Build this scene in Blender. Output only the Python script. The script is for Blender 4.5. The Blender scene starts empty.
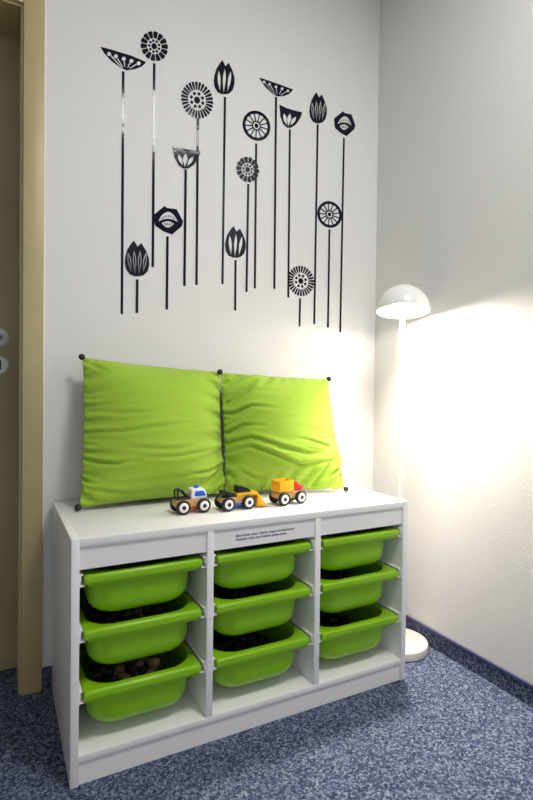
import bpy, bmesh, math, random
import numpy as np
from mathutils import Vector, Matrix
random.seed(7)
PI = math.pi
SC = bpy.context.scene
COL = SC.collection

# ------------------------------------------------------------------ camera
CP = (-0.14382, -1.19806, 0.89323); YAW, PIT, ROL, FPX = 0.482893, -0.015204, 0.011469, 511.07
_c, _s = math.cos(YAW), math.sin(YAW)
_F = Vector((_s*math.cos(PIT), _c*math.cos(PIT), math.sin(PIT)))
_R = Vector((_c, -_s, 0)); _U = _R.cross(_F)
_R2 = _R*math.cos(ROL) + _U*math.sin(ROL); _U2 = _U*math.cos(ROL) - _R*math.sin(ROL)
cd = bpy.data.cameras.new('camera'); cam = bpy.data.objects.new('camera', cd); COL.objects.link(cam)
m = Matrix((_R2, _U2, -_F)).transposed().to_4x4(); m.translation = CP
cam.matrix_world = m
cd.sensor_fit = 'VERTICAL'; cd.sensor_height = 36; cd.lens = FPX/800*36; cd.clip_start = 0.01
SC.camera = cam

# ------------------------------------------------------------------ light and exposure
W = bpy.data.worlds.new('world'); SC.world = W; W.use_nodes = True
bg = W.node_tree.nodes['Background']; bg.inputs[0].default_value = (0.96, 0.975, 1.0, 1); bg.inputs[1].default_value = 0.76
ld = bpy.data.lights.new('ceiling_panel_light', 'AREA'); ld.shape = 'RECTANGLE'; ld.size = 0.62; ld.size_y = 0.42
ld.energy = 24; ld.color = (1.0, 0.98, 0.95)
lo = bpy.data.objects.new('ceiling_panel_light', ld); COL.objects.link(lo); lo.location = (0.70, -1.02, 2.52); lo.rotation_euler = (0, 0, -0.73)
BULB = 140.0; SPOT = 60.0
vs = SC.view_settings; vs.view_transform = 'Standard'; vs.look = 'None'; vs.gamma = 1; vs.use_curve_mapping = False
vs.exposure = 0.25

# ------------------------------------------------------------------ materials
def mat(name, col, rough=0.5, spec=0.5, metal=0.0, var=0.0, vscale=40, bump=0.0, bscale=200, coat=0.0, emit=None, detail=2):
    M = bpy.data.materials.new(name); M.use_nodes = True
    nt = M.node_tree; b = nt.nodes['Principled BSDF']
    b.inputs['Base Color'].default_value = (*col, 1); b.inputs['Roughness'].default_value = rough
    b.inputs['Specular IOR Level'].default_value = spec; b.inputs['Metallic'].default_value = metal
    b.inputs['Coat Weight'].default_value = coat
    tc = nt.nodes.new('ShaderNodeTexCoord')
    if var:
        n = nt.nodes.new('ShaderNodeTexNoise'); n.inputs['Scale'].default_value = vscale; n.inputs['Detail'].default_value = 4
        nt.links.new(tc.outputs['Object'], n.inputs['Vector'])
        r = nt.nodes.new('ShaderNodeValToRGB')
        r.color_ramp.elements[0].position = .3; r.color_ramp.elements[1].position = .7
        r.color_ramp.elements[0].color = (*[c*(1-var) for c in col], 1)
        r.color_ramp.elements[1].color = (*[min(1, c*(1+var)) for c in col], 1)
        nt.links.new(n.outputs['Fac'], r.inputs['Fac']); nt.links.new(r.outputs['Color'], b.inputs['Base Color'])
    if bump:
        n = nt.nodes.new('ShaderNodeTexNoise'); n.inputs['Scale'].default_value = bscale; n.inputs['Detail'].default_value = detail
        nt.links.new(tc.outputs['Object'], n.inputs['Vector'])
        bp = nt.nodes.new('ShaderNodeBump'); bp.inputs['Strength'].default_value = bump; bp.inputs['Distance'].default_value = 0.002
        nt.links.new(n.outputs['Fac'], bp.inputs['Height']); nt.links.new(bp.outputs['Normal'], b.inputs['Normal'])
    if emit:
        b.inputs['Emission Color'].default_value = (*emit[0], 1); b.inputs['Emission Strength'].default_value = emit[1]
    return M

M_wall = mat('white_woodchip_wallpaper', (.70, .695, .685), .75, .3, bump=.45, bscale=240, detail=3)
M_ceil = mat('ceiling_paint', (.75, .74, .70), .9)
M_white = mat('white_melamine', (.80, .80, .79), .32, .5)
M_frame = mat('beige_door_lacquer', (.42, .35, .175), .4, .5, var=.06, vscale=6)
M_door = mat('olive_brown_door', (.30, .25, .13), .5, .5, var=.10, vscale=5)
M_caulk = mat('white_caulk', (.82, .82, .80), .6)
M_rose = mat('satin_silver', (.70, .73, .70), .35, .5)
M_hole = mat('black_keyhole', (.01, .01, .015), .6)
M_lampw = mat('white_lamp_enamel', (.80, .80, .78), .22, .5)
M_basew = mat('white_lamp_base_plastic', (.62, .60, .55), .45)
M_bulb = mat('lit_bulb_glass', (1, 1, 1), .3, emit=((1.0, .88, .76), BULB))
M_green = mat('green_tray_plastic', (.24, .51, .008), .25, .5)
M_rail = mat('white_rail_plastic', (.82, .82, .80), .4)
M_vinyl = mat('navy_black_vinyl', (.004, .003, .014), .09, .27, bump=.22, bscale=32)
M_text = mat('dark_blue_print', (.02, .025, .14), .5)
M_black = mat('black_plastic', (.008, .008, .012), .35)
M_bead = mat('black_wooden_bead', (.006, .006, .010), .35)
M_wood = mat('varnished_beech', (.56, .33, .11), .4, var=.15, vscale=60)
M_red = mat('red_plastic', (.70, .02, .015), .35)
M_blue = mat('blue_plastic', (.01, .12, .68), .35)
M_yell = mat('yellow_plastic', (.90, .47, .008), .35)
M_twhite = mat('white_toy_plastic', (.85, .85, .84), .35)
M_tyre = mat('black_rubber', (.012, .012, .013), .6)
M_glassg = mat('grey_toy_windscreen', (.22, .28, .32), .3)
M_blue2 = mat('dark_grey_plastic', (.03, .03, .035), .5)

def carpet(name, gain=1.0):
    M = bpy.data.materials.new(name); M.use_nodes = True
    nt = M.node_tree; b = nt.nodes['Principled BSDF']; b.inputs['Roughness'].default_value = .95; b.inputs['Specular IOR Level'].default_value = .1
    tc = nt.nodes.new('ShaderNodeTexCoord')
    v = nt.nodes.new('ShaderNodeTexVoronoi'); v.inputs['Scale'].default_value = 210; v.inputs['Randomness'].default_value = 1
    n = nt.nodes.new('ShaderNodeTexNoise'); n.inputs['Scale'].default_value = 130; n.inputs['Detail'].default_value = 5; n.inputs['Roughness'].default_value = .7
    for q in (v, n): nt.links.new(tc.outputs['Object'], q.inputs['Vector'])
    sp = nt.nodes.new('ShaderNodeSeparateColor'); nt.links.new(v.outputs['Color'], sp.inputs[0])
    mx = nt.nodes.new('ShaderNodeMath'); mx.operation = 'MULTIPLY_ADD'; mx.inputs[1].default_value = .55
    nt.links.new(sp.outputs[0], mx.inputs[0])
    m2 = nt.nodes.new('ShaderNodeMath'); m2.operation = 'MULTIPLY'; m2.inputs[1].default_value = .5
    nt.links.new(n.outputs['Fac'], m2.inputs[0]); nt.links.new(m2.outputs[0], mx.inputs[2])
    r = nt.nodes.new('ShaderNodeValToRGB'); e = r.color_ramp.elements
    g = gain
    e[0].position = .2; e[0].color = (.022*g, .030*g, .075*g, 1)
    e[1].position = .85; e[1].color = (.40*g, .44*g, .54*g, 1)
    k = e.new(.45); k.color = (.085*g, .110*g, .205*g, 1)
    k = e.new(.65); k.color = (.185*g, .225*g, .345*g, 1)
    nt.links.new(mx.outputs[0], r.inputs['Fac']); nt.links.new(r.outputs['Color'], b.inputs['Base Color'])
    bp = nt.nodes.new('ShaderNodeBump'); bp.inputs['Strength'].default_value = .8; bp.inputs['Distance'].default_value = .004
    nt.links.new(mx.outputs[0], bp.inputs['Height']); nt.links.new(bp.outputs['Normal'], b.inputs['Normal'])
    return M
M_carpet = carpet('blue_grey_loop_carpet', .70)
M_base = carpet('blue_carpet_skirting', .55)
M_band = mat('dark_blue_edging', (.045, .055, .14), .6)

def fabric(name, col):
    M = bpy.data.materials.new(name); M.use_nodes = True
    nt = M.node_tree; b = nt.nodes['Principled BSDF']; b.inputs['Roughness'].default_value = .85; b.inputs['Specular IOR Level'].default_value = .2
    b.inputs['Sheen Weight'].default_value = .15
    uv = nt.nodes.new('ShaderNodeTexCoord')
    outs = []
    for sx, sy in ((30, 700), (700, 30)):                       # slubs along weft and warp
        mp = nt.nodes.new('ShaderNodeMapping'); mp.inputs['Scale'].default_value = (sx*.5, sy*.5, 1)
        nt.links.new(uv.outputs['UV'], mp.inputs['Vector'])
        n = nt.nodes.new('ShaderNodeTexNoise'); n.inputs['Scale'].default_value = 1; n.inputs['Detail'].default_value = 3
        nt.links.new(mp.outputs[0], n.inputs['Vector']); outs.append(n.outputs['Fac'])
    ad = nt.nodes.new('ShaderNodeMath'); ad.operation = 'ADD'; nt.links.new(outs[0], ad.inputs[0]); nt.links.new(outs[1], ad.inputs[1])
    hf = nt.nodes.new('ShaderNodeMath'); hf.operation = 'MULTIPLY'; hf.inputs[1].default_value = .5; nt.links.new(ad.outputs[0], hf.inputs[0])
    r = nt.nodes.new('ShaderNodeValToRGB'); r.color_ramp.elements[0].position = .3; r.color_ramp.elements[1].position = .7
    r.color_ramp.elements[0].color = (*[c*.86 for c in col], 1); r.color_ramp.elements[1].color = (*[c*1.14 for c in col], 1)
    nt.links.new(hf.outputs[0], r.inputs['Fac']); nt.links.new(r.outputs['Color'], b.inputs['Base Color'])
    bp = nt.nodes.new('ShaderNodeBump'); bp.inputs['Strength'].default_value = .25; bp.inputs['Distance'].default_value = .0015
    nt.links.new(hf.outputs[0], bp.inputs['Height']); nt.links.new(bp.outputs['Normal'], b.inputs['Normal'])
    return M
M_fab = fabric('lime_green_linen', (.300, .475, .040))

# ------------------------------------------------------------------ helpers
ORG = {}
def thing(name, label, cat, loc=(0, 0, 0), group=None):
    o = bpy.data.objects.new(name, None); COL.objects.link(o); o.location = loc; o.empty_display_size = .05
    o['label'] = label; o['category'] = cat
    if group: o['group'] = group
    ORG[o.name] = Vector(loc); return o
def obj(name, bm, m, parent=None, smooth=None, label=None):
    """one mesh object; bm is in world coordinates, the parent's base is subtracted"""
    org = ORG.get(parent.name, Vector()) if parent else Vector()
    if org.length: bmesh.ops.translate(bm, verts=bm.verts, vec=-org)
    me = bpy.data.meshes.new(name); bmesh.ops.recalc_face_normals(bm, faces=bm.faces); bm.to_mesh(me); bm.free()
    o = bpy.data.objects.new(name, me); COL.objects.link(o)
    for x in (m if isinstance(m, (list, tuple)) else [m]): me.materials.append(x)
    if parent: o.parent = parent
    ORG[o.name] = org
    if smooth is not None:
        for p in me.polygons: p.use_smooth = True
        if smooth < 180: me.set_sharp_from_angle(angle=math.radians(smooth))
    if label: o['label'] = label
    return o
def struct(name, bm, m, parent=None, smooth=None):
    o = obj(name, bm, m, parent, smooth)
    if not parent: o['kind'] = 'structure'
    return o
def merge(bm, t):
    me = bpy.data.meshes.new('t'); t.to_mesh(me); t.free(); bm.from_mesh(me); bpy.data.meshes.remove(me)
def box(bm, x0, x1, y0, y1, z0, z1, bev=0, seg=2, mtx=None):
    t = bmesh.new(); bmesh.ops.create_cube(t, size=1)
    for v in t.verts: v.co = Vector((x0+(v.co.x+.5)*(x1-x0), y0+(v.co.y+.5)*(y1-y0), z0+(v.co.z+.5)*(z1-z0)))
    if bev: bmesh.ops.bevel(t, geom=t.edges[:], offset=bev, segments=seg, profile=.5, affect='EDGES', clamp_overlap=True)
    if mtx: bmesh.ops.transform(t, matrix=mtx, verts=t.verts)
    merge(bm, t); return bm
def B(*a, **k): return box(bmesh.new(), *a, **k)
def lathe(bm, prof, c=(0, 0, 0), n=48, mtx=None):
    """prof: list of (r,z); revolves about z through c"""
    t = bmesh.new(); rings = []
    for r, z in prof:
        if r < 1e-6: rings.append([t.verts.new((0, 0, z))])
        else: rings.append([t.verts.new((r*math.cos(2*PI*i/n), r*math.sin(2*PI*i/n), z)) for i in range(n)])
    for a, b in zip(rings, rings[1:]):
        for i in range(n):
            j = (i+1) % n
            if len(a) == 1 and len(b) == 1: continue
            if len(a) == 1: t.faces.new((a[0], b[j], b[i]))
            elif len(b) == 1: t.faces.new((a[i], a[j], b[0]))
            else: t.faces.new((a[i], a[j], b[j], b[i]))
    if mtx: bmesh.ops.transform(t, matrix=mtx, verts=t.verts)
    bmesh.ops.translate(t, verts=t.verts, vec=c)
    merge(bm, t); return bm
def tube(bm, pts, r, n=10):
    """round bar along a polyline with capped ends"""
    t = bmesh.new(); pts = [Vector(p) for p in pts]; rings = []
    for k, p in enumerate(pts):
        d = (pts[min(k+1, len(pts)-1)] - pts[max(k-1, 0)]).normalized()
        a = d.orthogonal().normalized() if abs(d.y) > .9 else Vector((0, 1, 0)).cross(d).normalized()
        b = d.cross(a).normalized()
        rings.append([t.verts.new(p + (a*math.cos(2*PI*i/n) + b*math.sin(2*PI*i/n))*r) for i in range(n)])
    for a, b in zip(rings, rings[1:]):
        for i in range(n): t.faces.new((a[i], a[(i+1) % n], b[(i+1) % n], b[i]))
    t.faces.new(rings[0][::-1]); t.faces.new(rings[-1])
    merge(bm, t); return bm
def prism(bm, poly, y0, y1, bev=0, seg=2):
    """polygon in x,z extruded along y"""
    t = bmesh.new(); a = [t.verts.new((x, y0, z)) for x, z in poly]; b = [t.verts.new((x, y1, z)) for x, z in poly]
    t.faces.new(a); t.faces.new(b[::-1]); n = len(a)
    for i in range(n): t.faces.new((a[i], b[i], b[(i+1) % n], a[(i+1) % n]))
    bmesh.ops.recalc_face_normals(t, faces=t.faces)
    if bev: bmesh.ops.bevel(t, geom=t.edges[:], offset=bev, segments=seg, profile=.5, affect='EDGES', clamp_overlap=True)
    merge(bm, t); return bm
def copy_tree(o, parent=None):
    c = o.copy(); COL.objects.link(c)
    if parent: c.parent = parent
    for ch in list(o.children): copy_tree(ch, c)
    return c

# ------------------------------------------------------------------ the room
XR, YW, ZC = 1.217, 0.45, 2.56
XL, YF = -2.3, -3.3
DX0, DX1, DZ = -1.01, -0.090, 1.990           # door opening
struct('floor', B(XL-.1, XR+.1, YF, .75, -.08, 0), M_carpet)
struct('ceiling', B(XL-.1, XR+.1, YF, .75, ZC, ZC+.08), M_ceil)
bm = bmesh.new()
box(bm, DX1+.012, XR+.1, YW, YW+.2, 0, ZC); box(bm, XL-.1, DX0-.012, YW, YW+.2, 0, ZC); box(bm, DX0-.012, DX1+.012, YW, YW+.2, DZ+.012, ZC)
struct('wall_back', bm, M_wall)
struct('wall_right', B(XR, XR+.1, YF, YW, 0, ZC), M_wall)
struct('wall_left', B(XL-.1, XL, YF, YW, 0, ZC), M_wall)
def skirting(name, rng, axis):
    (a, b) = rng; bm = bmesh.new(); b2 = bmesh.new()
    if axis == 'x': box(bm, a, b, YW-.009, YW, 0, .054); box(b2, a, b, YW-.0105, YW, .054, .064, .002)
    else: box(bm, XR-.006, XR, a, b, 0, .054); box(b2, XR-.0075, XR, a, b, .054, .064, .002)
    o = struct(name, bm, M_base); obj('top_edging', b2, M_band, o, label='plain dark blue top edging of the carpet skirting')
skirting('baseboard_back', (-.026, XR-.008), 'x'); skirting('baseboard_right', (YF, YW), 'y')

# door frame: lining + architrave with a lip
bm = bmesh.new()
yb = YW+.155
box(bm, DX1, DX1+.012, YW-.004, yb, 0, DZ+.012); box(bm, DX0-.012, DX0, YW-.004, yb, 0, DZ+.012); box(bm, DX0, DX1, YW-.004, yb, DZ, DZ+.012)
box(bm, DX1+.006, DX1+.062, YW-.016, YW, 0, DZ+.062, .003); box(bm, DX0-.062, DX0-.006, YW-.016, YW, 0, DZ+.062, .003)
box(bm, DX0-.006, DX1+.006, YW-.016, YW, DZ+.006, DZ+.062, .003)
struct('trim_1', bm, M_frame, smooth=30)
struct('trim_2', B(DX1+.0622, DX1+.0662, YW-.003, YW, 0, DZ+.06, .001), M_caulk)
d = struct('door_1', B(DX0-.011, DX1+.011, yb+.0005, yb+.04, .004, DZ+.011), M_door, smooth=30)
yd = yb+.0005
Rx = Matrix.Rotation(PI/2, 4, 'X')                  # lathe axis z -> -y
rp = [(0, .009), (.022, .009), (.027, .006), (.030, 0), (0, 0)]
r1 = obj('handle_rose', lathe(bmesh.new(), rp, (-.143, yd, 1.055), mtx=Rx), M_rose, d, 40, 'round silver rose of the door handle')
bm = bmesh.new(); tube(bm, [(-.143, yd-.008, 1.055), (-.143, yd-.045, 1.055), (-.150, yd-.054, 1.055), (-.165, yd-.056, 1.055), (-.255, yd-.056, 1.055)], .0095, 14)
obj('lever', bm, M_rose, r1, 40)
r2 = obj('lock_rose', lathe(bmesh.new(), rp, (-.143, yd, .968), mtx=Rx), M_rose, d, 40, 'round silver rose around the keyhole')
obj('keyhole', B(-.149, -.137, yd-.0102, yd-.0085, .954, .984, .0004), M_hole, r2)

# ------------------------------------------------------------------ white toy cabinet
CW, CD, CH = .985, .434, .560
T = .018
cols = [(.018, .322), (.340, .645), (.663, .967)]
cab = thing('storage_cabinet', 'low white three-column storage cabinet filled with green trays', 'cabinet', (CW/2, CD/2, 0))
for x in (0, CW-T): obj('side_panel', B(x, x+T, 0, CD, 0, CH, .0012), M_white, cab, 30)
for x in (.322, .645): obj('divider', B(x, x+T, .001, CD-.006, .0685, .541, .001), M_white, cab, 30)
obj('top_board', B(T, CW-T, .0008, CD, .5412, .5596, .0008), M_white, cab, 30)
obj('bottom_board', B(T, CW-T, .0008, CD-.006, .0535, .0685, .001), M_white, cab, 30)
obj('plinth', B(T, CW-T, .006, .024, .0005, .0525), M_white, cab)
obj('back_panel', B(T, CW-T, CD-.006, CD-.001, .02, .541), M_white, cab)
for a, b in cols: obj('apron', B(a, b, .006, .022, .489, .5405), M_white, cab)
RIM = (.473, .346, .2065)        # heights of the tray rims
def rail_bm(x, s, zt):
    """white runner on a panel face at x; s = +1 when the tray lies towards +x"""
    bm = bmesh.new()
    def bx(a, b, z0, z1, y0=.004): box(bm, min(x+s*a, x+s*b), max(x+s*a, x+s*b), y0, .42, z0, z1, .0004, 1)
    bx(0, .0025, zt-.0245, zt+.0045); bx(.0025, .0140, zt-.0245, zt-.0215, .008); bx(.0025, .0085, zt+.0010, zt+.0045, .008)
    bx(.0025, .0050, zt-.0130, zt+.0010, .008)
    return bm
for a, b in cols:
    for z in RIM:
        obj('rail', rail_bm(a, 1, z), M_rail, cab); obj('rail', rail_bm(b, -1, z), M_rail, cab)
def lettering():
    cu = bpy.data.curves.new('t', 'FONT')
    cu.body = 'Bitte Kinder unter 3 Jahren, wegen verschluckbarer\nKleinteile, nicht ohne Aufsicht spielen lassen.'
    cu.size = .0105; cu.extrude = .0001; cu.space_line = 1.15; cu.offset = .0003; cu.resolution_u = 2
    o = bpy.data.objects.new('t', cu); COL.objects.link(o)
    dg = bpy.context.evaluated_depsgraph_get(); me = bpy.data.meshes.new_from_object(o.evaluated_get(dg))
    bm = bmesh.new(); bm.from_mesh(me); bpy.data.objects.remove(o); bpy.data.curves.remove(cu); bpy.data.meshes.remove(me)
    xs = [v.co.x for v in bm.verts]; k = .178/(max(xs)-min(xs))
    for v in bm.verts: v.co = Vector((.402+(v.co.x-min(xs))*k, .0058-v.co.z, .5165+v.co.y*k))
    return bm
obj('lettering', lettering(), M_text, cab, label='two lines of small dark blue print on the middle front rail')

# ------------------------------------------------------------------ trays
def rrect(hw, y0, y1, r, n=10):
    pts = []
    for cx, cy, a0 in ((hw-r, y0+r, -PI/2), (hw-r, y1-r, 0), (-hw+r, y1-r, PI/2), (-hw+r, y0+r, PI)):
        for i in range(n+1):
            a = a0 + PI/2*i/n; pts.append((cx+r*math.cos(a), cy+r*math.sin(a)))
    return pts
def loft(bm, secs, cap0=False, cap1=False):
    rings = [[bm.verts.new((x, y, z)) for x, y in pts] for pts, z in secs]
    n = len(rings[0])
    for a, b in zip(rings, rings[1:]):
        for i in range(n): bm.faces.new((a[i], a[(i+1) % n], b[(i+1) % n], b[i]))
    if cap0: bm.faces.new(rings[0][::-1])
    if cap1: bm.faces.new(rings[-1])
    return rings
ZR = .112
def tray_mesh():
    bm = bmesh.new(); e = .036
    def sec(z, off):
        t = max(0, min(1, z/ZR)); d = e*(1-math.sqrt(max(0, 1-(1-min(1, z/e))**2))) if z < e else 0
        d += off
        return rrect(.1225+.0075*t-d, .018-.004*t+d, .402+.008*t-d, max(.014, .060-d*.6))
    zs = [0, .0008, .003, .007, .013, .022, .036, .058, .08]
    outer = [(sec(z, 0), z) for z in zs]
    outer.append((sec(.092, 0), .092))
    # flange: under side out to the skirt, down and up, over the top, into the opening
    F = .1415
    fl = [(rrect(F-.0045, .0045, .4155, .012), .0985), (rrect(F-.0045, .0045, .4155, .012), .094), (rrect(F-.0012, .0012, .4188, .013), .094),
          (rrect(F, 0, .42, .013), .096), (rrect(F, 0, .42, .013), ZR-.0022), (rrect(F-.0007, .0007, .4193, .013), ZR-.0007), (rrect(F-.0025, .0025, .4175, .013), ZR)]
    op = [(rrect(.1300, .0165, .4125, .066), ZR), (rrect(.1285, .0182, .4108, .064), ZR-.0006), (rrect(.1270, .0198, .4092, .0625), ZR-.003)]
    inner = [(sec(z, .0026), z+.0026) for z in reversed(zs[:-1])]
    loft(bm, outer + [(sec(.0985, 0), .0985)] + fl + op + inner, True, True)
    bmesh.ops.remove_doubles(bm, verts=bm.verts, dist=1e-6)
    return bm
def tray_front():
    """thick grip band along the front of the rim with a lower lip"""
    bm = bmesh.new()
    t = bmesh.new(); box(t, -.1405, .1405, -.0035, .0035, .0925, ZR-.0012, .0028, 3); merge(bm, t)
    t = bmesh.new(); box(t, -.1335, .1335, .0005, .018, .0855, .0985, .003, 2); merge(bm, t)
    return bm
tray = thing('storage_tray', 'x', 'tray')
obj('tray_body', tray_mesh(), M_green, tray, 45)
obj('front_grip', tray_front(), M_green, tray, 35)
rows = ('top', 'middle', 'bottom'); cn = ('left', 'middle', 'right')
tlabels = {}
first = True
for ci, (a, b) in enumerate(cols):
    for ri, z in enumerate(RIM):
        o = tray if first else copy_tree(tray); first = False
        o.location = ((a+b)/2, .006, z-ZR)
        o['label'] = 'green plastic storage tray in the %s row of the cabinet\'s %s column' % (rows[ri], cn[ci])
        if ci == 0 and ri == 2: o['label'] = 'green plastic storage tray holding brown lumpy things, lowest in the cabinet\'s left column'
        if ci == 1 and ri == 0: o['label'] = 'green plastic storage tray directly below the blue printed lines'
        o['group'] = 'green trays in the cabinet'

# loose brown contents of two trays
def contents(cx, z0, seed, mats, label, n, rad, top):
    """a heap of loose lumps kept clear of the tray's inside"""
    rng = random.Random(seed); bm = bmesh.new()
    for k in range(n):
        t = bmesh.new(); bmesh.ops.create_icosphere(t, subdivisions=1, radius=1)
        r = rng.uniform(*rad); s = Vector((rng.uniform(.8, 1.3), rng.uniform(.8, 1.2), rng.uniform(.7, 1))); R = r*1.56
        x = rng.uniform(-1, 1)*(.104-R); y = rng.uniform(.050+R, .375-R)
        if abs(x) > .05 and (y < .085 or y > .34): x *= .6
        zz = z0 + R + .002 + rng.random()*(top-R)*(1-.35*(x/.1)**2)
        M = Matrix.Translation((cx+x, y, zz)) @ Matrix.Rotation(rng.uniform(0, 6), 4, (rng.random(), rng.random(), 1)) @ Matrix.Diagonal((*(s*r), 1))
        for v in t.verts: v.co *= rng.uniform(.8, 1.2)
        bmesh.ops.transform(t, matrix=M, verts=t.verts)
        for f in t.faces: f.material_index = k % len(mats)
        merge(bm, t)
    o = obj('tray_filling', bm, mats, None, 60); o['kind'] = 'stuff'; o['label'] = label; o['category'] = 'toys'
M_c1 = mat('brown_lumps', (.16, .10, .05), .8, var=.4, vscale=90); M_c2 = mat('tan_lumps', (.30, .20, .09), .8, var=.3, vscale=90); M_c3 = mat('dark_lumps', (.012, .010, .016), .7); M_c4 = mat('dark_violet_lumps', (.022, .012, .028), .7)
contents(.17, RIM[2]-ZR+.004, 3, [M_c1, M_c2, M_c3, M_c3], 'brown and tan lumpy filling in the lowest tray of the left column', 170, (.011, .017), .080)
contents(.17, RIM[1]-ZR+.004, 5, [M_c3, M_c4, M_c1, M_c3], 'dark lumpy filling in the middle tray of the left column', 150, (.011, .016), .066)
for ci, cname in ((1, 'middle'), (2, 'right')):  # dark lumps added to these four trays to deepen the shade inside
    for ri in (1, 2):
        a, b = cols[ci]
        contents((a+b)/2, RIM[ri]-ZR+.004, 10+ci*3+ri, [M_c3, M_c4, M_c3], 'added blackish lumps deepening the shade inside the %s tray of the %s column' % (('', 'middle', 'lowest')[ri], cname), 130, (.012, .017), .055)

# ------------------------------------------------------------------ floor lamp
LX, LY = 1.104, .166
lamp = thing('floor_lamp', 'slim white floor lamp with a lit dome shade in the room corner', 'lamp', (LX, LY, 0))
obj('base', lathe(bmesh.new(), [(0, 0), (.100, 0), (.103, .003), (.103, .024), (.1015, .0275), (.098, .029), (.077, .029), (.073, .0275), (.069, .0215), (.02, .0225), (.016, .026), (0, .026)], (LX, LY, .0005), 72), M_basew, lamp, 40)
bm = bmesh.new(); lathe(bm, [(0, 0), (.0088, 0), (.0088, 1.215), (0, 1.215)], (LX, LY, .0265), 24)
obj('pole', bm, M_lampw, lamp, 40)
RS = .0915; ZS = 1.182
Tm = Matrix.Rotation(math.radians(-8.5), 4, Vector((1.35, -1.24, 0)).normalized())        # the shade tips slightly towards the room
prof = [(RS*math.sin(a), RS*math.cos(a)) for a in np.linspace(0, PI/2, 24)] + [(RS-.0003, -.002), (RS-.0022, -.002)] + [((RS-.0025)*math.sin(a), (RS-.0025)*math.cos(a)) for a in np.linspace(PI/2, 0, 24)]
sh = obj('lamp_shade', lathe(bmesh.new(), prof, (LX, LY, ZS), 72, Tm), M_lampw, lamp, 60)
kc = Tm @ Vector((0, 0, RS))
obj('top_screw', lathe(bmesh.new(), [(0, .004), (.005, .0035), (.007, .001), (.007, -.001), (0, -.001)], (LX+kc.x, LY+kc.y, ZS+kc.z), 20, Tm), M_lampw, sh, 40)
# reflector bulb: socket on the pole, white reflector cone, domed lit face looking down
bx_ = Vector((-.020, -.022, 0))
def on_shade(v): return Vector((LX, LY, ZS)) + bx_ + Tm @ Vector((0, 0, v))
fp = [(.040*math.sin(q)/math.sin(1.0), .052-.040-.0*q - (.040*(math.cos(q)-math.cos(1.0)))*.55) for q in np.linspace(1.0, 0, 12)]
bulb = obj('bulb', lathe(bmesh.new(), [(0, .080), (.013, .080), (.014, .060), (.026, .040), (.0395, .014), (.0402, .0122)], tuple(Vector((LX, LY, ZS))+bx_), 40, Tm), M_lampw, lamp, 60, 'white reflector bulb inside the dome')
obj('lit_face', lathe(bmesh.new(), fp, tuple(Vector((LX, LY, ZS))+bx_), 40, Tm), M_bulb, bulb, 180, 'lit warm face of the bulb')

sl = bpy.data.lights.new('reflector_bulb_light', 'SPOT'); sl.energy = SPOT; sl.color = (1.0, .88, .76); sl.spot_size = math.radians(146); sl.spot_blend = 1; sl.shadow_soft_size = .03
so = bpy.data.objects.new('reflector_bulb_light', sl); COL.objects.link(so); so.location = on_shade(-.008)
so.rotation_euler = Vector((.14, -.48, -1)).to_track_quat('-Z', 'Y').to_euler()

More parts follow.
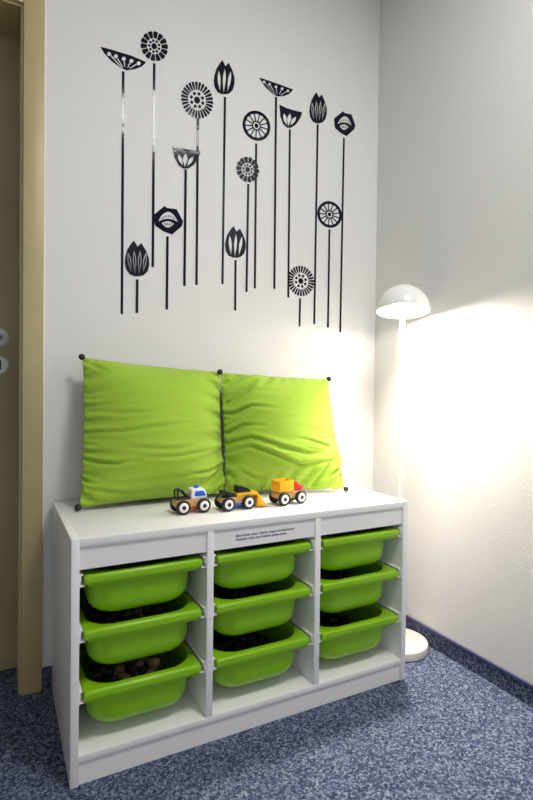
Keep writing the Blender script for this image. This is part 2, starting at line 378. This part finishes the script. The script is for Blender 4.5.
# ------------------------------------------------------------------ cushions (inflated cloth, pinned at its corners)
def cushion(P, Lx, Lz, V0, xlim, seed, steps=260, N=41, sag=1.0):
    """P: corner points TL, TR, BL, BR -> vertex array (2,N,N,3) of a front and a back sheet sewn at the edge"""
    TL, TR, BL, BR = [np.array(q, float) for q in P]
    u = np.linspace(0, 1, N)[None, :, None]; v = np.linspace(0, 1, N)[:, None, None]
    base = (1-v)*((1-u)*TL+u*TR) + v*((1-u)*BL+u*BR)
    rng = np.random.RandomState(seed)
    nrm = np.cross(TR-TL, BL-TL); nrm /= np.linalg.norm(nrm)
    if nrm[1] > 0: nrm = -nrm
    prof = (np.sin(PI*u)*np.sin(PI*v))**.6
    X = np.stack([base+nrm*prof*.045, base-nrm*prof*.02])
    ph = rng.rand(6)*6
    wob = .004*np.sin(v*23+3*u+ph[0])*np.sin(u*5+ph[1]) + .003*np.sin(v*41-6*u+ph[2]) + .003*np.sin(u*17+9*v+ph[3])
    X[0] += nrm*wob*prof
    X += rng.randn(*X.shape)*.0006
    hx, hz = Lx/(N-1), Lz/(N-1)
    old = X.copy(); pins = [(0, 0, TL), (0, N-1, TR), (N-1, 0, BL), (N-1, N-1, BR)]
    def solve(ax, step, d, k, diag=0):
        n = N-step
        for ph_ in range(2*step if step > 1 else 2):
            if step == 1: i = np.arange(ph_, n, 2)
            else:
                i = np.arange(0, n); i = i[(i // step) % 2 == (ph_ // step)]; i = i[i % step == ph_ % step]
            if not len(i): continue
            if diag == 0:
                a = (slice(None), i) if ax == 0 else (slice(None), slice(None), i)
                b = (slice(None), i+step) if ax == 0 else (slice(None), slice(None), i+step)
            elif diag == 1: a = (slice(None), i, slice(0, N-1)); b = (slice(None), i+1, slice(1, N))
            else: a = (slice(None), i, slice(1, N)); b = (slice(None), i+1, slice(0, N-1))
            D = X[b]-X[a]; l = np.sqrt((D*D).sum(-1, keepdims=True))+1e-9
            c = D*(.5*k*(l-d)/l)
            X[a] += c; X[b] -= c
    edge = np.zeros((N, N), bool); edge[0] = edge[-1] = True; edge[:, 0] = edge[:, -1] = True
    hd = math.hypot(hx, hz)
    EW = np.zeros((N, N, 1)); EW[0] = .15; EW[-1] = .08; EW[1:-1, 0] = EW[1:-1, -1] = .12
    for s in range(steps):
        dt = .012
        vel = (X-old)/dt*.93; old = X.copy()
        gu = np.gradient(X, axis=2); gv = np.gradient(X, axis=1)
        nn = np.cross(gu, gv); nn[0] *= 1; nn[1] *= -1
        if (nn[0].mean((0, 1)) @ nrm) < 0: nn = -nn
        Xc = X-X.mean((0, 1, 2)); WQ = np.ones((N, N, 1)); WQ[0] *= .5; WQ[-1] *= .5; WQ[:, 0] *= .5; WQ[:, -1] *= .5
        V = abs((nn*Xc*WQ).sum())/3
        a = nn/(hx*hz)*max(0, min(1, (1-V/V0)*6))*26
        a[..., 2] -= .25*sag
        X = X+vel*dt+a*dt*dt
        for it in range(7):
            solve(0, 1, hz, 1); solve(1, 1, hx, 1)
            solve(0, 1, hd, .55, 1); solve(0, 1, hd, .55, 2)
            solve(0, 2, 2*hz, .16); solve(1, 2, 2*hx, .16)
            X[:, edge] = X[:, edge].mean(0)
            X[:, edge] += (base[edge]-X[:, edge])*EW[edge]
            for i, j, q in pins: X[:, i, j] = q
            np.minimum(X[..., 1], YW-.004, out=X[..., 1]); np.maximum(X[..., 2], .563, out=X[..., 2])
            t = np.clip((X[..., 2]-.57)/.39, 0, 1)
            lim0 = xlim[0]+(xlim[1]-xlim[0])*t
            if xlim[2] > 0: np.minimum(X[..., 0], lim0, out=X[..., 0])
            else: np.maximum(X[..., 0], lim0, out=X[..., 0])
    print('cushion volume', V, V0)
    return X
def upsample(X, k=3):
    """Catmull-Rom refinement of the two sheets"""
    for ax in (1, 2):
        Y = np.moveaxis(X, ax, 0); n = len(Y); t = np.linspace(0, n-1, (n-1)*k+1); i = np.minimum(t.astype(int), n-2); f = (t-i)[:, None, None, None]
        P0, P1, P2, P3 = Y[np.maximum(i-1, 0)], Y[i], Y[i+1], Y[np.minimum(i+2, n-1)]
        Y = .5*(2*P1+(P2-P0)*f+(2*P0-5*P1+4*P2-P3)*f**2+(3*P1-P0-3*P2+P3)*f**3)
        X = np.moveaxis(Y, 0, ax)
    return X
def creases(X, folds, seed, xlim):
    """press folds, edge puckers and faint rumples into the front sheet; u runs right, v down"""
    N = X.shape[1]; u, v = np.meshgrid(np.linspace(0, 1, N), np.linspace(0, 1, N))
    h = np.zeros((N, N)); rng = np.random.RandomState(seed)
    for pts, A, w in folds:
        pts = np.array(pts, float); L = len(pts)-1
        best = np.full((N, N), 9.); sd = np.zeros((N, N)); tt = np.zeros((N, N))
        for i in range(L):
            p, q = pts[i], pts[i+1]; d = q-p; l2 = d @ d
            t = np.clip(((u-p[0])*d[0]+(v-p[1])*d[1])/l2, 0, 1)
            du, dv = u-p[0]-t*d[0], v-p[1]-t*d[1]; r = np.hypot(du, dv); sg = np.sign(d[0]*dv-d[1]*du)
            k = r < best; best = np.where(k, r, best); sd = np.where(k, sg*r, sd); tt = np.where(k, (i+t)/L, tt)
        ends = np.hypot(u-pts[0][0], v-pts[0][1]); ende = np.hypot(u-pts[-1][0], v-pts[-1][1])
        fade = np.clip((1-tt)*2.2, 0, 1)*(1 if pts[0][0] < .06 or pts[0][0] > .94 else np.clip(tt*3, 0, 1))
        fade = fade*fade*(3-2*fade)
        h += 1.35*fade*A*(-np.exp(-(sd/w)**2) + .75*np.exp(-((sd+1.9*w)/(1.5*w))**2) + .45*np.exp(-((sd-2.0*w)/(1.6*w))**2))
    for k in range(26):                                  # faint, mostly level rumples
        cu, cv = rng.rand(), .12+.85*rng.rand(); a = rng.randn()*.12; su, sv = .08+.14*rng.rand(), .010+.012*rng.rand()
        x, y = (u-cu), (v-cv)-a*(u-cu)-.25*rng.randn()*(u-cu)**2
        h += (.0012*rng.choice((-1, 1, 1)))*np.exp(-(x/su)**2-(y/sv)**2)*(.5+cv)
    for e, (d, s_) in enumerate(((u, v), (1-u, v), (v, u), (1-v, u))):        # gathers running in from the seams
        f = sum(rng.rand()*np.sin(s_*2*PI*q+rng.rand()*6) for q in (7, 11, 16, 23))
        h += .0011*f*np.exp(-d/.055)*(1-np.exp(-d/.012))*(1.2 if e < 2 else .8)
    edge = np.clip(np.minimum(np.minimum(u, 1-u), np.minimum(v, 1-v))/.012, 0, 1)
    g = np.cross(np.gradient(X[0], axis=1), np.gradient(X[0], axis=0)); g /= np.linalg.norm(g, axis=-1, keepdims=True)+1e-9
    if g[..., 1].mean() > 0: g = -g
    X = X.copy(); X[0] += g*(h*edge)[..., None]
    np.maximum(X[..., 2], .5612, out=X[..., 2])
    lim0 = xlim[0]+(xlim[1]-xlim[0])*np.clip((X[..., 2]-.57)/.39, 0, 1)
    if xlim[2] > 0: np.minimum(X[..., 0], lim0, out=X[..., 0])
    else: np.maximum(X[..., 0], lim0, out=X[..., 0])
    return X
def cushion_mesh(X):
    N = X.shape[1]; bm = bmesh.new(); uvl = bm.loops.layers.uv.new('uv')
    vid = {}
    for s in (0, 1):
        for i in range(N):
            for j in range(N):
                e = i in (0, N-1) or j in (0, N-1)
                vid[s, i, j] = vid[0, i, j] if (s and e) else bm.verts.new(X[s, i, j])
    for s in (0, 1):
        for i in range(N-1):
            for j in range(N-1):
                ij = [(i, j), (i+1, j), (i+1, j+1), (i, j+1)]
                if s: ij = ij[::-1]
                f = bm.faces.new([vid[s, p, q] for p, q in ij])
                for l, (p, q) in zip(f.loops, ij): l[uvl].uv = (q/(N-1), p/(N-1))
    return bm
def make_cushion(label, P, Lx, Lz, V0, xlim, seed, beads, folds, sag=1.0):
    X = creases(upsample(cushion(P, Lx, Lz, V0, xlim, seed, sag=sag)), folds, seed, xlim)
    c = (np.array(P[2])+np.array(P[3]))/2
    t = thing('cushion', label, 'cushion', (float(c[0]), float(c[1]), .56), 'green cushions on the cabinet')
    o = obj('cover', cushion_mesh(X), M_fab, t, 180)
    for b in beads:
        bm = bmesh.new(); bmesh.ops.create_uvsphere(bm, u_segments=20, v_segments=12, radius=.0095); bmesh.ops.translate(bm, verts=bm.verts, vec=b)
        obj('corner_bead', bm, M_bead, t, 180, label='black round bead at the cushion corner')
make_cushion('wide lime green linen cushion leaning at the left, behind the tow truck',
    [(.0765, .387, .987), (.5155, .403, .957), (.056, .285, .571), (.4965, .300, .574)], .452,   .468, .0185, (.4972, .516, 1), 3,
    [(.0725, .387, .991), (.050, .280, .5705)],
    [([(0, .69), (.10, .715), (.21, .725), (.34, .70)], .0060, .011), ([(.02, .52), (.25, .53), (.55, .49), (.88, .44)], .0030, .013), ([(.2, .62), (.5, .645), (.8, .62)], .0026, .014),
     ([(.30, .69), (.6, .685), (.96, .63)], .0030, .012), ([(.02, .38), (.22, .41), (.5, .41)], .0022, .013), ([(1, .76), (.82, .80), (.60, .81)], .0058, .012),
     ([(1, .85), (.90, .89), (.80, .92)], .0060, .011), ([(0, .82), (.06, .845), (.13, .85)], .0045, .010), ([(0, .59), (.05, .60), (.12, .605)], .004, .010),
     ([(0, .29), (.06, .30), (.16, .31)], .0028, .010), ([(1, .52), (.93, .53), (.83, .52)], .003, .011), ([(0, .02), (.08, .08), (.18, .13)], .003, .012), ([(.05, .88), (.3, .915), (.6, .90)], .0025, .014)], 1.1)
make_cushion('creased lime green linen cushion at the right, behind the dump truck',
    [(.517, .398, .955), (.952, .400, .945), (.4985, .300, .574), (.8865, .199, .572)], .450, .450, .0165, (.4978, .5166, -1), 4,
    [(.511, .388, .959), (.958, .400, .946), (.892, .194, .5705)],
    [([(0, .355), (.08, .375), (.22, .345), (.46, .385)], .0075, .012), ([(0, .46), (.05, .455), (.15, .42)], .006, .011), ([(0, .53), (.15, .48), (.38, .52)], .0042, .012),
     ([(0, .60), (.2, .585), (.42, .67), (.62, .72), (.9, .70)], .0052, .013), ([(0, .68), (.2, .655), (.36, .72), (.56, .80), (.8, .775), (1, .76)], .0058, .013), ([(.10, .82), (.24, .88), (.40, .895)], .0040, .012),
     ([(1, .80), (.90, .86), (.80, .95)], .0065, .012), ([(1, .88), (.93, .93), (.88, .98)], .005, .010), ([(.5, .60), (.8, .66), (.95, .655)], .0030, .013), ([(1, .55), (.92, .56), (.8, .55)], .003, .011),
     ([(.12, .20), (.4, .23), (.7, .22)], .0014, .016), ([(0, .28), (.06, .26), (.13, .22)], .004, .011)], 1.3)

# ------------------------------------------------------------------ wooden toy vehicles
def rounded_slab(L0, L1, z0, z1, n=8):
    """side outline of the wooden chassis: rounded ends"""
    r = (z1-z0)/2; pts = []
    for i in range(n+1):
        a = -PI/2+PI*i/n; pts.append((L1-r+r*math.cos(a)*1.0, (z0+z1)/2+r*math.sin(a)))
    for i in range(n+1):
        a = PI/2+PI*i/n; pts.append((L0+r+r*math.cos(a), (z0+z1)/2+r*math.sin(a)))
    return pts
WR = .0195
def wheels(root, xs):
    for x in xs:
        for s in (-1, 1):
            Rm = Matrix.Rotation(PI/2*(1 if s < 0 else -1), 4, 'X')
            c = (x, s*.019, WR)
            w = obj('wheel', lathe(bmesh.new(), [(0, 0), (WR-.002, 0), (WR, .002), (WR, .0085), (WR-.002, .0105), (WR-.0055, .0105), (WR-.006, .0095), (0, .0095)], c, 32, Rm), M_tyre, root, 40)
            obj('hub', lathe(bmesh.new(), [(0, .0115), (.0115, .0112), (.0133, .0100), (.0133, .0093), (0, .0093)], c, 32, Rm), M_twhite, w, 40, 'white wheel disc')
            obj('axle_cap', lathe(bmesh.new(), [(0, .0145), (.0042, .014), (.0055, .0125), (.0055, .011), (0, .011)], c, 20, Rm), M_tyre, w, 40)
def place(root, x, y, rz): root.location = (x, y, .5602); root.rotation_euler = (0, 0, rz)
G = 'wooden toy vehicles on the cabinet'
# tow truck
t = thing('toy_tow_truck', 'wooden toy tow truck with white cab and blue light, leftmost on the cabinet', 'toy vehicle', group=G)
obj('chassis', prism(bmesh.new(), rounded_slab(-.049, .049, .018, .038), -.018, .018, .0015), M_wood, t, 40)
obj('underside', prism(bmesh.new(), [(-.045, .0185), (-.040, .011), (.040, .011), (.045, .0185)], -.0165, .0165, .001), M_red, t, 40, 'red underside strip')
cabb = obj('cab', prism(bmesh.new(), [(-.004, .0382), (.043, .0382), (.042, .050), (.034, .065), (.000, .066), (-.004, .063)], -.0165, .0165, .003), M_twhite, t, 40, 'white cab')
wp = [(.006, .045), (.038, .045), (.0375, .050), (.032, .059), (.009, .0595), (.006, .056)]
for y0, y1 in ((-.0174, -.0160), (.0160, .0174)): obj('window', prism(bmesh.new(), wp, y0, y1, .0006), M_blue, cabb, 40, 'blue side window')
obj('windscreen', prism(bmesh.new(), [(.0405, .0465), (.0432, .0465), (.0362, .0612), (.0340, .0600)], -.0125, .0125, .0005), M_blue, cabb, 40, 'blue windscreen')
obj('beacon', lathe(bmesh.new(), [(0, .0085), (.004, .0078), (.0065, .005), (.007, 0), (0, 0)], (.017, 0, .0655), 20), M_blue, cabb, 40, 'blue warning light')
bm = bmesh.new()
for y in (-.0125, .0125): tube(bm, [(-.041, y, .038), (-.0425, y, .058), (-.039, y, .0635), (-.032, y, .0645), (-.026, y, .0605), (-.008, y, .040)], .0027, 10); tube(bm, [(-.041, y, .0405), (-.008, y, .0405)], .0025, 10)
tube(bm, [(-.040, -.0125, .0625), (-.040, .0125, .0625)], .0027, 10); tube(bm, [(-.020, -.0125, .0535), (-.020, .0125, .0535)], .0024, 10); tube(bm, [(-.041, -.0125, .0405), (-.041, .0125, .0405)], .0025)
obj('tow_frame', bm, M_black, t, 40, 'black towing frame')
wheels(t, (-.030, .030)); place(t, .327, .146, math.radians(3))
# wheel loader
t = thing('toy_wheel_loader', 'wooden toy loader with yellow scoop and black blocks, in the middle of the three', 'toy vehicle', group=G)
obj('chassis', prism(bmesh.new(), rounded_slab(-.048, .044, .018, .036), -.018, .018, .0015), M_wood, t, 40)
obj('underside', prism(bmesh.new(), [(-.044, .0185), (-.038, .010), (.034, .010), (.040, .0185)], -.0165, .0165, .001), M_blue, t, 40, 'blue underside strip')
obj('engine_block', prism(bmesh.new(), [(-.044, .0362), (.002, .0362), (-.004, .041), (-.016, .049), (-.026, .0505), (-.028, .054), (-.044, .0555)], -.0150, .0150, .0015), M_black, t, 40, 'black engine block')
obj('cabin', prism(bmesh.new(), [(.002, .0462), (.048, .0462), (.044, .050), (.034, .058), (.024, .062), (.006, .066), (.002, .066)], -.0150, .0150, .0015), M_black, t, 40, 'black cabin')
bm = bmesh.new(); prism(bm, [(-.002, .0362), (.060, .0362), (.064, .032), (.064, .024), (.070, .024), (.070, .038), (.062, .046), (-.002, .046)], -.0186, .0186, .001)
obj('loader_arm', bm, M_yell, t, 40, 'yellow loader arm')
bm = bmesh.new(); prism(bm, [(.062, .003), (.092, .003), (.093, .0045), (.067, .008), (.066, .026), (.071, .036), (.066, .036), (.061, .026)], -.024, .024, .0006)
for y0, y1 in ((-.024, -.0215), (.0215, .024)): prism(bm, [(.063, .004), (.091, .004), (.070, .034), (.064, .028)], y0, y1, .0005)
obj('scoop', bm, M_yell, t, 40, 'yellow scoop')
wheels(t, (-.032, .032)); place(t, .455, .132, math.radians(3))
# dump truck
t = thing('toy_dump_truck', 'wooden toy dump truck with yellow hopper and red cab, rightmost on the cabinet', 'toy vehicle', group=G)
obj('chassis', prism(bmesh.new(), rounded_slab(-.050, .046, .018, .038), -.018, .018, .0015), M_wood, t, 40)
obj('underside', prism(bmesh.new(), [(-.046, .0185), (-.040, .011), (.038, .011), (.042, .0185)], -.0165, .0165, .001), M_blue2, t, 40)
bm = bmesh.new()
x0, x1, z0, z1, hw = -.047, .007, .0382, .072, .0215
box(bm, x0, x1, -hw, hw, z0, z0+.003, .0008); box(bm, x0, x0+.003, -hw, hw, z0, z1, .0008); box(bm, x1-.003, x1, -hw, hw, z0, z1, .0008)
box(bm, x0, x1, -hw, -hw+.003, z0, z1, .0008); box(bm, x0, x1, hw-.003, hw, z0, z1, .0008)
obj('hopper', bm, M_yell, t, 40, 'yellow open hopper')
cb = obj('cab', prism(bmesh.new(), [(.0075, .0382), (.046, .0382), (.0465, .050), (.044, .054), (.031, .055), (.021, .0655), (.0075, .068)], -.0165, .0165, .0022), M_red, t, 40, 'red cab')
obj('windscreen', prism(bmesh.new(), [(.0235, .0637), (.0310, .0558), (.0322, .0570), (.0247, .0650)], -.0125, .0125, .0004), M_glassg, cb, 40, 'grey windscreen')
wheels(t, (-.031, .031)); place(t, .629, .130, math.radians(6))

# ------------------------------------------------------------------ vinyl flower decals on the wall
_C = Vector(CP)
def wall_pt(px, py):
    """point of the back wall seen at a photograph pixel -> (x, z) in metres on the wall"""
    dd = _F + _R2*((px-266.5)/FPX) - _U2*((py-400)/FPX)
    k = (YW-_C.y)/dd.y; q = _C+dd*k; return (q.x, q.z)
def fill(polys, y_off, th=.0003):
    """vinyl sheet with cut-outs: even-odd fill of closed outlines given as (x, z)"""
    cu = bpy.data.curves.new('t', 'CURVE'); cu.dimensions = '2D'; cu.fill_mode = 'BOTH'; cu.extrude = th/2
    for pl in polys:
        sp = cu.splines.new('POLY'); sp.points.add(len(pl)-1); sp.use_cyclic_u = True
        for p, (x, z) in zip(sp.points, pl): p.co = (x, z, 0, 1)
    o = bpy.data.objects.new('t', cu); COL.objects.link(o)
    dg = bpy.context.evaluated_depsgraph_get(); me = bpy.data.meshes.new_from_object(o.evaluated_get(dg))
    bm = bmesh.new(); bm.from_mesh(me); bpy.data.objects.remove(o); bpy.data.curves.remove(cu); bpy.data.meshes.remove(me)
    for v in bm.verts: v.co = Vector((v.co.x, YW-y_off-th/2+v.co.z, v.co.y))
    bmesh.ops.remove_doubles(bm, verts=bm.verts, dist=1e-5)
    return bm
def circ(cx, cy, r, n=14, ry=None): return [(cx+r*math.cos(2*PI*i/n), cy+(ry or r)*math.sin(2*PI*i/n)) for i in range(n)]
def petal(a, r0, r1, w0, w1, rnd=True):
    """radial petal: half angles w0 at r0 and w1 at r1"""
    p = [(r0*math.cos(a-w0), r0*math.sin(a-w0)), (r1*.94*math.cos(a-w1), r1*.94*math.sin(a-w1)), (r1*math.cos(a-w1*.6), r1*math.sin(a-w1*.6)),
         (r1*math.cos(a+w1*.6), r1*math.sin(a+w1*.6)), (r1*.94*math.cos(a+w1), r1*.94*math.sin(a+w1)), (r0*math.cos(a+w0), r0*math.sin(a+w0))]
    return p
def leaf(x0, y0, x1, y1, w, n=8):
    """lens-shaped slit from one point to another"""
    dx, dy = x1-x0, y1-y0; l = math.hypot(dx, dy); nx, ny = -dy/l, dx/l; L = []; R = []
    for i in range(n+1):
        t = i/n; k = w*math.sin(PI*t**1.3); L.append((x0+dx*t+nx*k, y0+dy*t+ny*k)); R.append((x0+dx*t-nx*k, y0+dy*t-ny*k))
    return L+R[-2:0:-1]
# heads in unit coordinates (y downwards as in the photograph)
def head_daisy(n, gap, dots):
    out = [petal(2*PI*i/n, .56, 1.0, PI/n*(1-gap), PI/n*(1-gap*.8)) for i in range(n)]
    out += [circ(.37*math.cos(2*PI*i/dots), .37*math.sin(2*PI*i/dots), .095, 8) for i in range(dots)] + [circ(0, 0, .19)]
    return out
def head_scallop():
    n = 14
    out = [petal(2*PI*i/n, .54, 1.0, PI/n*.84, PI/n*.84) for i in range(n)]
    out += [circ(.37*math.cos(2*PI*i/9+.2), .37*math.sin(2*PI*i/9+.2), .095, 8) for i in range(9)] + [circ(0, 0, .21)]
    return out
def head_wheel():
    n = 13
    out = [circ(0, 0, 1, 36)]
    out += [petal(2*PI*i/n, .32, .80, PI/n*.42, PI/n*.82) for i in range(n)]
    out += [circ(0, 0, .24, 16), circ(0, 0, .15, 10)]
    return out
def head_tulip(k, fine):
    o = [(-.26, -1), (.03, -.66), (.34, -.86), (.72, -.42), (.95, 0), (.98, .35), (.85, .72), (.55, .93), (.2, 1), (-.2, 1), (-.58, .90), (-.88, .62), (-1, .25), (-.95, -.10), (-.80, -.48), (-.50, -.82)]
    out = [o]
    for i in range(k):
        f = (i-(k-1)/2)/((k-1)/2)
        if fine:
            out.append(leaf(f*.46, .93-.14*abs(f), f*.74, -.50+.16*abs(f), .135))
            out.append(leaf(f*.465, .84-.14*abs(f), f*.73, -.38+.16*abs(f), .070))
        else: out.append(leaf(f*.36, .95-.10*abs(f), f*.58, -.50+.12*abs(f), .140))
    return out
def head_bowl():
    o = [(-1, -.95), (-.3, -.72), (.3, -.62), (1, -.55), (.90, .0), (.62, .6), (.25, .95), (-.1, 1), (-.45, .75), (-.78, .1)]
    return [o, leaf(-.02, .88, -.01, -.30, .17), leaf(-.16, .80, -.52, -.22, .14), leaf(.15, .80, .52, -.10, .14)]
def head_rose():
    o = [(-1, -.30), (-.25, -1), (-.1, -.86), (.55, -.80), (1, .05), (.92, .40), (.30, 1), (-.25, .80), (-.82, .42)]
    n = 9; arc0 = [(-.62, .10)]+[(-.62+1.24*i/n, .02-.62*math.sin(PI*(i/n))**.8) for i in range(1, n)]+[(.66, .10)]
    h = arc0 + [(.66-1.28*i/n, .10-.20*math.sin(PI*i/n)) for i in range(1, n)]
    out = [o, h]
    for i in range(7):
        a = PI+PI*(i+1)/8; out.append(leaf(.02+.36*math.cos(a), .05+.26*math.sin(a), .02+.50*math.cos(a), .03+.42*math.sin(a), .035, 4))
    eye = [(-.42, .22)]+[(-.42+.84*i/8, .22-.16*math.sin(PI*i/8)) for i in range(1, 8)]+[(.42, .22)]+[(.42-.84*i/8, .22+.30*math.sin(PI*i/8)) for i in range(1, 8)]
    out.append(eye)
    for i in range(4): out.append(leaf(-.12+.09*i, .40, -.24+.17*i, .16, .03, 4))
    return out
def px_poly(poly, c, rx, ry, rot):
    cr, sr = math.cos(rot), math.sin(rot)
    return [wall_pt(c[0]+x*rx*cr-y*ry*sr, c[1]+x*rx*sr+y*ry*cr) for x, y in poly]
def head_dish(pts, dots, conv, r):
    out = [[(x, y) for x, y in pts]]
    for x, y in dots:
        out.append(circ(x, y, r, 10))
        dx, dy = conv[0]-x, conv[1]-y; l = math.hypot(dx, dy); dx /= l; dy /= l; w = r*.32
        a = (x+dx*r*1.15, y+dy*r*1.15); b = (conv[0]-dx*r*1.2+(x-conv[0])*.12, conv[1]-dy*r*1.2)
        out.append([(a[0]-dy*w, a[1]+dx*w), (a[0]+dy*w, a[1]-dx*w), (b[0]+dy*w*.6, b[1]-dx*w*.6), (b[0]-dy*w*.6, b[1]+dx*w*.6)])
    return out
Z1 = lambda x, y: (90+x/3.553, 20+y/3.553)
Z3 = lambda x, y: (210+x/3.553, 50+y/3.553)
dish1 = head_dish([Z1(*q) for q in ((37, 95), (75, 105), (150, 128), (200, 150), (185, 165), (160, 175), (130, 179), (105, 168), (75, 145), (50, 118))],
                  [Z1(*q) for q in ((68, 121), (92, 129), (120, 138), (147, 146), (173, 154))], Z1(126, 176), 2.1)
dish2 = head_dish([Z3(*q) for q in ((174, 98), (215, 112), (255, 126), (295, 141), (282, 156), (262, 164), (240, 165), (218, 152), (195, 130))],
                  [Z3(*q) for q in ((192, 114), (211, 122), (234, 131), (256, 138), (276, 146))], Z3(240, 164), 1.5)
rad = math.radians
flowers = [  # name part of the label, head outlines, placement, stem top and bottom (photograph pixels)
 ('shallow dish-shaped flower at the far left, with the long stem', dish1, None, (123.2, 71.5), (121.8, 314)),
 ('tall scalloped round flower near the top left, highest of all', head_scallop(), ((154.2, 46.3), 13.2, 15.6, rad(-28)), (154.2, 63.5), (152.7, 267)),
 ('large many-petalled round flower above the small bowl flower', head_daisy(27, .36, 8), ((197, 100.2), 15.6, 19, rad(-22)), (197.8, 118.5), (196.4, 285)),
 ('small bowl-shaped flower below the large round one', head_bowl(), ((185.6, 157), 14.4, 11.8, rad(4)), (185.6, 169.5), (184.3, 286)),
 ('plump tulip flower with bold slits at the top centre', head_tulip(3, False), ((224.4, 77.3), 10.6, 17, rad(3)), (224.9, 97), (222.4, 284)),
 ('low angular rose-like flower in the left half', head_rose(), ((167.9, 220.3), 15.2, 14.2, rad(2)), (167.4, 236.5), (166.7, 309.5)),
 ('low finely lined tulip at the left, beside the longest stem', head_tulip(4, True), ((137.1, 258.4), 12.4, 17.8, 0), (137.2, 279.5), (136.8, 313)),
 ('round wheel-like flower with pale petals, right of the top centre', head_wheel(), ((256.4, 125.8), 13.4, 15.6, rad(-28)), (256.1, 143.5), (254.8, 288.5)),
 ('small scalloped round flower in the centre', head_scallop(), ((247.6, 169.6), 11.2, 13, rad(-20)), (248.2, 184), (246.4, 292)),
 ('shallow dish-shaped flower at the upper right', dish2, None, (275.9, 97), (274.2, 289)),
 ('bowl-shaped flower under the right-hand dish flower', head_bowl(), ((289.6, 116.8), 11.9, 11.2, rad(8)), (289.8, 129.5), (288.2, 297.5)),
 ('tall finely lined tulip at the right', head_tulip(4, True), ((318.2, 107.8), 8.9, 15.5, rad(2)), (317.6, 124.3), (314.1, 324)),
 ('angular rose-like flower at the far right end', head_rose(), ((344.3, 123.7), 11, 12.2, rad(6)), (343.8, 138), (340, 332.3)),
 ('low plump tulip with bold slits in the middle', head_tulip(3, False), ((235.6, 242), 10.6, 15.8, rad(3)), (235.5, 260), (235.1, 310.5)),
 ('low many-petalled round flower at the bottom right', head_daisy(27, .36, 8), ((300.7, 281), 13.2, 15.4, rad(-15)), (300, 298.3), (299.4, 326.5)),
 ('low round wheel-like flower with pale petals at the right', head_wheel(), ((329.4, 214.5), 12, 13.6, rad(-25)), (329.3, 229.5), (327.8, 327.5)),
]
for k, (nm, head, pl, s0, s1) in enumerate(flowers):
    off = .0002+.00008*((k*5) % 16)
    polys = [px_poly(h, *pl) for h in head] if pl else [[wall_pt(*q) for q in h] for h in head]
    (xa, za), (xb, zb) = wall_pt(*s0), wall_pt(*s1); xm = (xa+xb)/2
    t = thing('flower_decal', 'black vinyl wall decal: '+nm, 'wall decal', (xb, YW, zb), 'flower decals on the white wall')
    obj('flower_head', fill(polys, off), M_vinyl, t)
    w = .0042
    obj('stem', fill([[(xa-w, za), (xa+w, za), (xb+w, zb), (xb-w, zb)]], off), M_vinyl, t)
